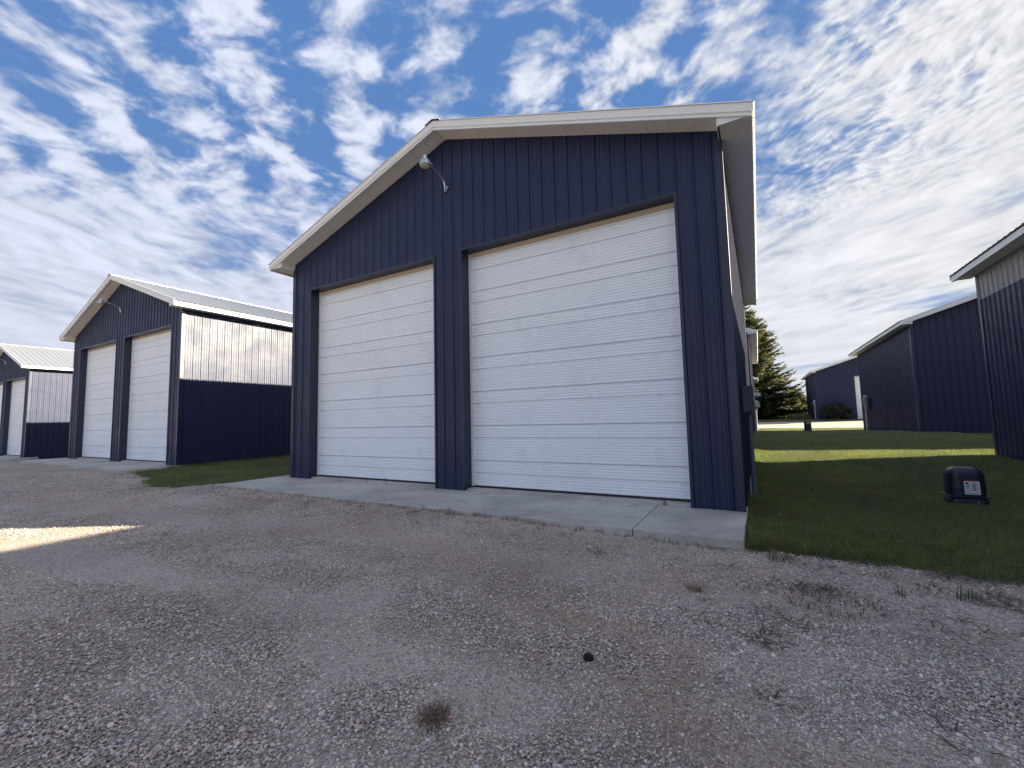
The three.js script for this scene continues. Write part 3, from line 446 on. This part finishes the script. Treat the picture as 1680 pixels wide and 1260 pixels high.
function leafy(t, n, rx, ry, rz, cy, leaf, tone, seed, clumps = 40) {
  const q = rng(seed), f = (a, b) => a + (b - a) * q(), P = [], C = [], cl = []; for (let i = 0; i < clumps; i++) { const u = f(0, 6.283), v = Math.acos(f(-0.75, 1)), k = f(0.55, 1); cl.push([Math.cos(u) * Math.sin(v) * rx * k, cy + Math.cos(v) * ry * k, Math.sin(u) * Math.sin(v) * rz * k, f(0.14, 0.3) * Math.min(rx, ry), f(0.75, 1.25)]); }
  for (let i = 0; i < n; i++) { const c = cl[Math.floor(q() * clumps)], u = f(0, 6.283), v = Math.acos(f(-1, 1)), k = c[3] * Math.cbrt(q()), x = c[0] + Math.cos(u) * Math.sin(v) * k, y = c[1] + Math.cos(v) * k, z = c[2] + Math.sin(u) * Math.sin(v) * k; if (y < 0.03) continue; const a = f(0, 6.283), b = f(-1, 1), d = [Math.cos(a) * leaf, b * leaf, Math.sin(a) * leaf], e = [-Math.sin(a) * leaf * 0.5, f(-0.4, 0.4) * leaf, Math.cos(a) * leaf * 0.5]; P.push(x, y, z, x + d[0] * 0.5 + e[0], y + d[1] * 0.5 + e[1], z + d[2] * 0.5 + e[2], x + d[0], y + d[1], z + d[2], x, y, z, x + d[0], y + d[1], z + d[2], x + d[0] * 0.5 - e[0], y + d[1] * 0.5 - e[1], z + d[2] * 0.5 - e[2]); const w = c[4] * f(0.75, 1.25); for (let m = 0; m < 6; m++) C.push(w * f(0.95, 1.05), w, w * 0.95); }
  const g = new THREE.BufferGeometry(); g.setAttribute('position', new THREE.Float32BufferAttribute(P, 3)); g.setAttribute('color', new THREE.Float32BufferAttribute(C, 3)); g.computeVertexNormals(); mesh('foliage', g, leafMat(tone), t);
  const st = []; for (let i = 0; i < 9; i++) { const c = cl[Math.floor(q() * clumps)]; st.push(tube([[f(-0.1, 0.1), -0.2, f(-0.1, 0.1)], [c[0] * 0.4, c[1] * 0.45, c[2] * 0.4], [c[0], c[1], c[2]]], 0.02 * Math.max(1, ry), 5, 5)); } mesh('stems', st, barkMat, t).userData.kind = 'stuff';
}
leafy(thing('bush', 'round dark bush in front of the farthest barn on the right', 'bush', [16.0, land(16, -45.9), -45.9]), 14000, 1.25, 0.85, 0.85, 0.82, 0.09, col(0.035, 0.05, 0.022), 61, 70);
leafy(thing('leafy_tree', 'light green leafy tree at the foot of the tall spruce beyond the road', 'tree', [12.9, land(12.9, -62), -62]), 14000, 2.2, 1.9, 2, 2.0, 0.2, col(0.13, 0.15, 0.045), 62, 60);

// ---- things lying or growing in the yard ----
function blades(n, rad, h, w, lean, seed, cols) {
  const q = rng(seed), f = (a, b) => a + (b - a) * q(), P = [], C = [];
  for (let i = 0; i < n; i++) { const a = f(0, 6.283), k = rad * Math.sqrt(q()), x = Math.cos(a) * k, z = Math.sin(a) * k, az = f(0, 6.283), H = h * f(0.5, 1.1), ln = lean * f(0.3, 1.2) * H, dx = Math.cos(az), dz = Math.sin(az), W = w * f(0.7, 1.3), c = cols[Math.floor(q() * cols.length)], s = f(0.8, 1.2), m = [x + dx * ln * 0.4, H * 0.62, z + dz * ln * 0.4], e = [x + dx * ln, H * (1 - 0.25 * lean), z + dz * ln]; P.push(x - dz * W, -0.006, z + dx * W, x + dz * W, -0.006, z - dx * W, m[0] + dz * W * 0.7, m[1], m[2] - dx * W * 0.7, x - dz * W, -0.006, z + dx * W, m[0] + dz * W * 0.7, m[1], m[2] - dx * W * 0.7, m[0] - dz * W * 0.7, m[1], m[2] + dx * W * 0.7, m[0] - dz * W * 0.7, m[1], m[2] + dx * W * 0.7, m[0] + dz * W * 0.7, m[1], m[2] - dx * W * 0.7, ...e); for (let k2 = 0; k2 < 9; k2++) C.push(c[0] * s, c[1] * s, c[2] * s); }
  const g = new THREE.BufferGeometry(); g.setAttribute('position', new THREE.Float32BufferAttribute(P, 3)); g.setAttribute('color', new THREE.Float32BufferAttribute(C, 3)); g.computeVertexNormals(); return g;
}
const bladeMat = new THREE.MeshPhysicalMaterial({ color: 0xffffff, roughness: 1, transmission: 0.6, thickness: 0, side: THREE.DoubleSide, vertexColors: true });
const GREEN = [[0.05, 0.085, 0.022], [0.06, 0.095, 0.025], [0.075, 0.10, 0.03]], DRY = [[0.27, 0.16, 0.11], [0.20, 0.11, 0.08], [0.30, 0.20, 0.14]], MIXED = [...GREEN, ...DRY.slice(0, 2)];
function weed(x, z, n, rad, h, lean, cols, label, seed, group) { const t = tag(mesh('weed', blades(n, rad, h, 0.0028, lean, seed, cols), bladeMat), label, 'weed', group); t.position.set(x, land(x, z) + 0.01, z); return t; }
weed(8.05, 4.57, 150, 0.075, 0.055, 1.5, DRY, 'dead brown tuft in the gravel near the bottom of the photo', 71);
weed(8.88, 2.54, 60, 0.06, 0.06, 1.2, DRY, 'small dry brown tuft in the gravel below the right end of the apron', 72);
weed(9.47, 1.55, 60, 0.10, 0.08, 0.8, MIXED, 'green and brown tuft at the gravel edge beside the apron corner', 73);
tag(weed(9.75, 2.35, 260, 0.30, 0.045, 1.6, MIXED, 'flattened patch of green weeds in the gravel right of the apron', 74), null, null, null, 'stuff');
weed(10.18, 2.02, 16, 0.05, 0.09, 0.6, MIXED, 'thin upright weed in the gravel between the flat patch and the forked weed', 75);
weed(10.55, 1.95, 22, 0.07, 0.11, 0.8, GREEN, 'forked green weed in the gravel nearest the right edge of the photo', 76);
weed(5.7, 1.47, 26, 0.08, 0.13, 0.4, DRY, 'dry stalks standing at the front edge of the apron under the middle post', 77);
for (const [x, i] of [[1.55, 0], [2.4, 1], [2.95, 2]]) { const t = weed(x, -0.06, 5, 0.012, 0.17, 0.35, MIXED, ['left', 'middle', 'right'][i] + ' of three thin weeds growing at the sill of the left door', 80 + i); t.position.y = 0.0; }
{ const t = weed(8.2, -0.04, 9, 0.02, 0.13, 0.5, MIXED, 'thin weed growing at the sill of the right door', 84); t.position.y = 0; }
{ // sprigs along the front edge of the apron
  const l = []; for (let i = 0; i < 90; i++) { const x = rr(5.2, 9.2), z = 1.375 + rr(0, 0.1), g = blades(5, 0.03, rr(0.03, 0.1), 0.002, 0.6, 900 + i, i % 3 ? DRY : GREEN); g.translate(x, land(x, z) + 0.005, z); l.push(g); } for (let i = 0; i < 70; i++) { const x = rr(-1.2, 5), z = 1.39 + rr(0, 0.12), g = blades(4, 0.03, rr(0.03, 0.09), 0.002, 0.7, 1200 + i, MIXED); g.translate(x, land(x, z) + 0.005, z); l.push(g); }
  tag(mesh('edge_sprigs', l, bladeMat), 'sparse dry sprigs along the front edge of the concrete apron', null, null, 'stuff');
}
function lump(seed, s) { const g = new THREE.IcosahedronGeometry(1, 2), q = rng(seed), ox = q() * 50, p = g.attributes.position; for (let i = 0; i < p.count; i++) { const x = p.getX(i), y = p.getY(i), z = p.getZ(i), k = 1 + 0.45 * noise(x * 1.3 + ox, y * 1.3 + z * 0.9) ; p.setXYZ(i, x * k * s[0], y * k * s[1], z * k * s[2]); } g.computeVertexNormals(); return g; }
{ const t = tag(mesh('black_lump', lump(5, [0.03, 0.022, 0.024]), std(col(0.012, 0.011, 0.011), 0.9)), 'small black lump lying alone on the gravel', 'debris'); t.position.set(8.49, land(8.49, 3.81) + 0.015, 3.81); }

// ---- loose stones and grass: nobody could count them ----
function scatter(name, geo, mat, list, label, parent) {
  const im = new THREE.InstancedMesh(geo, mat, list.length), m = new THREE.Matrix4(), e = new THREE.Euler(), q = new THREE.Quaternion(), p = new THREE.Vector3(), s = new THREE.Vector3(), c = new THREE.Color();
  list.forEach((o, i) => { e.set(o[3], o[4], o[5]); q.setFromEuler(e); m.compose(p.set(o[0], o[1], o[2]), q, s.set(o[6], o[7], o[8])); im.setMatrixAt(i, m); im.setColorAt(i, c.setRGB(o[9], o[10], o[11])); });
  im.name = name; im.castShadow = im.receiveShadow = true; tag(im, label, null, null, 'stuff'); scene.add(im); return im;
}
{
  const stone = new THREE.IcosahedronGeometry(1, 1); { const p = stone.attributes.position; for (let i = 0; i < p.count; i++) { const x = p.getX(i), y = p.getY(i), z = p.getZ(i), k = 1 + 0.35 * noise(x * 1.7 + 4.2, y * 1.7 + z * 1.1 + 2.1); p.setXYZ(i, x * k, y * k, z * k); } stone.computeVertexNormals(); }
  const list = [], s = [0, 0, 0], cx = camera.position.x, cz = camera.position.z;
  for (const [r0, r1, n, k] of [[0.6, 3.2, 115000, 1], [3.2, 5.5, 95000, 1.1], [5.5, 9, 70000, 1.35], [9, 18, 60000, 1.9]]) for (let i = 0; i < n; i++) {
    const d = Math.sqrt(rr(r0 * r0, r1 * r1)), a = 0.518 + rr(-1.12, 1.12), x = cx - d * Math.sin(a), z = cz - d * Math.cos(a);
    const ed = yardEdge(x) + 0.12 * noise(x * 4, z * 4); if (z < ed - 0.05 || (x > -0.54 && x < 9.2 && z < 1.40 - (R() < 0.05 ? 0.35 * R() * R() : 0)) || (x < -6 && x > -15.9 && z < 1.0)) continue;
    const dirt = dirtAt(x, z), tr = trackAt(x, z); if (R() < 0.92 * dirt || R() < 0.72 * tr) continue;
    const big = R(), size = 0.9 * (0.0032 + 0.0055 * Math.pow(R(), 1.6) + (big > 0.93 ? 0.005 * R() : 0) + (big > 0.996 ? 0.004 * R() : 0)) * k * (1 - 0.3 * tr); const sy = size * rr(0.45, 0.8); stoneTone(R(), s); const g = rr(0.85, 1.12);
    list.push([x, land(x, z) + 0.004 + sy * rr(0.0, 0.75), z, rr(-0.4, 0.4), rr(0, 6.28), rr(-0.4, 0.4), size * rr(0.8, 1.45), sy, size * rr(0.75, 1.15), s[0] * g, s[1] * g, s[2] * g]);
  }
  for (let i = 0; i < 420; i++) { const x = rr(-0.4, 9.1), z = 1.36 - 1.25 * Math.pow(R(), 2.2), k = rr(0.003, 0.008); stoneTone(R(), s); list.push([x, 0.002 + k * 0.35, z, rr(-0.4, 0.4), rr(0, 6.28), rr(-0.4, 0.4), k, k * 0.6, k * 0.85, s[0], s[1], s[2]]); }
  console.log('stones', list.length);
  scatter('gravel', stone, std(0xffffff, 0.85), list, 'loose grey and brown stones covering the yard');
}
{
  const tuft = blades(16, 0.05, 0.07, 0.0028, 0.6, 33, [[1, 1, 1], [0.85, 0.9, 0.8], [1.1, 1.05, 0.9]]), list = [];
  const put = (x, z, k, wide = 1) => { const n = fbm(x * 0.7, z * 0.7, 3), dry = R() < 0.10 + 0.25 * sstep(0.1, 0.5, fbm(x * 0.9 + 7, z * 0.9, 3)), g = (1 + 0.4 * n) * rr(0.75, 1.25), c = dry ? [0.26, 0.22, 0.06] : [0.14, 0.18, 0.034], h = 1.2 * k * rr(0.6, 1.15) * (1 + 0.3 * n); list.push([x, land(x, z) - 0.008, z, rr(-0.15, 0.15), rr(0, 6.28), rr(-0.15, 0.15), wide * rr(0.8, 1.3), h, wide * rr(0.8, 1.3), c[0] * g, c[1] * g, c[2] * g]); };
  const blocked = (x, z) => (x > -0.03 && x < 9.19 && z < 0.03 && z > -9.83) || (x > -0.6 && x < 9.21 && z > -0.4 && z < 1.4) || (x > -0.03 && x < 9.2 && z < -16.4 && z > -29.5) || (x > 14.8 && z < -16.4 && z > -27) || (x > 14.19 && z > -8.5);
  const field = (n, x0, x1, z0, z1, k, w) => { for (let i = 0; i < n; i++) { const x = rr(x0, x1), z = rr(z0, z1); if (blocked(x, z) || z > yardEdge(x) + 0.25 * R() * R() - 0.03) continue; put(x, z, k, w); } };
  field(62000, 9.2, 16.5, -3.5, 1.9, 0.85, 1); field(52000, 9.2, 16.5, -12, -3.5, 0.85, 1.3); field(34000, 9.2, 15.7, -22, -12, 0.9, 1.8); field(24000, 9, 16, -31.5, -22, 0.9, 2.4);
  field(26000, -6.2, -0.4, -9, 2.1, 0.9, 1.4); for (let i = 0; i < 7000; i++) { const x = 9.2 + 1.9 * R() * R(), z = 1.65 - 1.6 * R() * R(); if (!blocked(x, z) && z < yardEdge(x) + 0.08 * R()) put(x, z, rr(0.9, 1.8), 1); } field(9000, 4, 30, -60, -44.5, 2.2, 4); for (let i = 0; i < 3500; i++) { const x = 9.2 + 0.5 * R() * R() * R(), z = rr(-9.8, 0.4); if (!blocked(x, z)) put(x, z, rr(0.8, 1.5), 1.1); } field(1500, -6.15, -6.0, -9, 0, 1.6, 1.1);
  console.log('tufts', list.length);
  scatter('grass', tuft, bladeMat, list, 'mown green grass of the lawn');
  const sprout = blades(10, 0.03, 0.05, 0.0018, 1.5, 44, [[1, 1, 1], [0.8, 0.8, 0.8]]), sp = [];
  for (let i = 0; i < 1500; i++) { const x = rr(8.9, 14), dz = 2.6 * Math.pow(R(), 1.7), z = yardEdge(x) + dz; if (fbm(x * 2.2, z * 3.4, 2) < 0.02 + 0.13 * dz) continue; const c = R() < 0.5 ? [0.09, 0.115, 0.035] : [0.17, 0.12, 0.075], g = rr(0.7, 1.2), k = rr(0.5, 1.4); sp.push([x, land(x, z) + 0.006, z, rr(-0.2, 0.2), rr(0, 6.28), rr(-0.2, 0.2), 1.7 * k, 0.42 * k, 1.7 * k, c[0] * g, c[1] * g, c[2] * g]); }
  for (let i = 0; i < 500; i++) { const x = rr(-7.5, 9), z = (x < -0.6 ? yardEdge(x) : 1.4) + 0.9 * Math.pow(R(), 2); if (fbm(x * 2.2, z * 3.4, 2) < 0.12) continue; const c = R() < 0.4 ? [0.06, 0.08, 0.02] : [0.15, 0.10, 0.06], g = rr(0.7, 1.2), k = rr(0.5, 1.1); sp.push([x, land(x, z) + 0.006, z, rr(-0.2, 0.2), rr(0, 6.28), rr(-0.2, 0.2), 1.6 * k, 0.8 * k, 1.6 * k, c[0] * g, c[1] * g, c[2] * g]); }
  scatter('weed_sprouts', sprout, bladeMat, sp, 'low weeds scattered through the gravel along the lawn edge');
  const hay = []; for (let i = 0; i < 1500; i++) { const x = rr(12.4, 17), z = rr(-57, -50); if (x > 14.2 && z > -57.6) continue; const g = rr(0.8, 1.3); hay.push([x, land(x, z) - 0.02, z, rr(-0.1, 0.1), rr(0, 6.28), rr(-0.1, 0.1), 4, rr(8, 14), 4, 0.30 * g, 0.25 * g, 0.10 * g]); }
  scatter('tall_dry_grass', tuft, bladeMat, hay, 'tall dry grass beyond the road beside the farthest barn');
  const leaf = new THREE.CircleGeometry(0.022, 6); leaf.rotateX(-Math.PI / 2); { const p = leaf.attributes.position; for (let i = 0; i < p.count; i++) p.setY(i, 12 * (p.getX(i) ** 2)); leaf.computeVertexNormals(); }
  const lv = []; for (let i = 0; i < 420; i++) { const near = R() < 0.7, x = near ? 9.21 + 0.5 * R() * R() : rr(9.3, 13.5), z = rr(-6, 1.3), g = rr(0.5, 1.2); lv.push([x, land(x, z) + rr(0.01, 0.05), z, rr(-0.6, 0.6), rr(0, 6.28), rr(-0.6, 0.6), rr(0.6, 1.2), 1, rr(0.6, 1.4), 0.20 * g, 0.12 * g, 0.05 * g]); }
  scatter('fallen_leaves', leaf, std(0xffffff, 0.8), lv, 'dry brown leaves caught along the wall base and in the grass');
}
renderer.render(scene, camera);
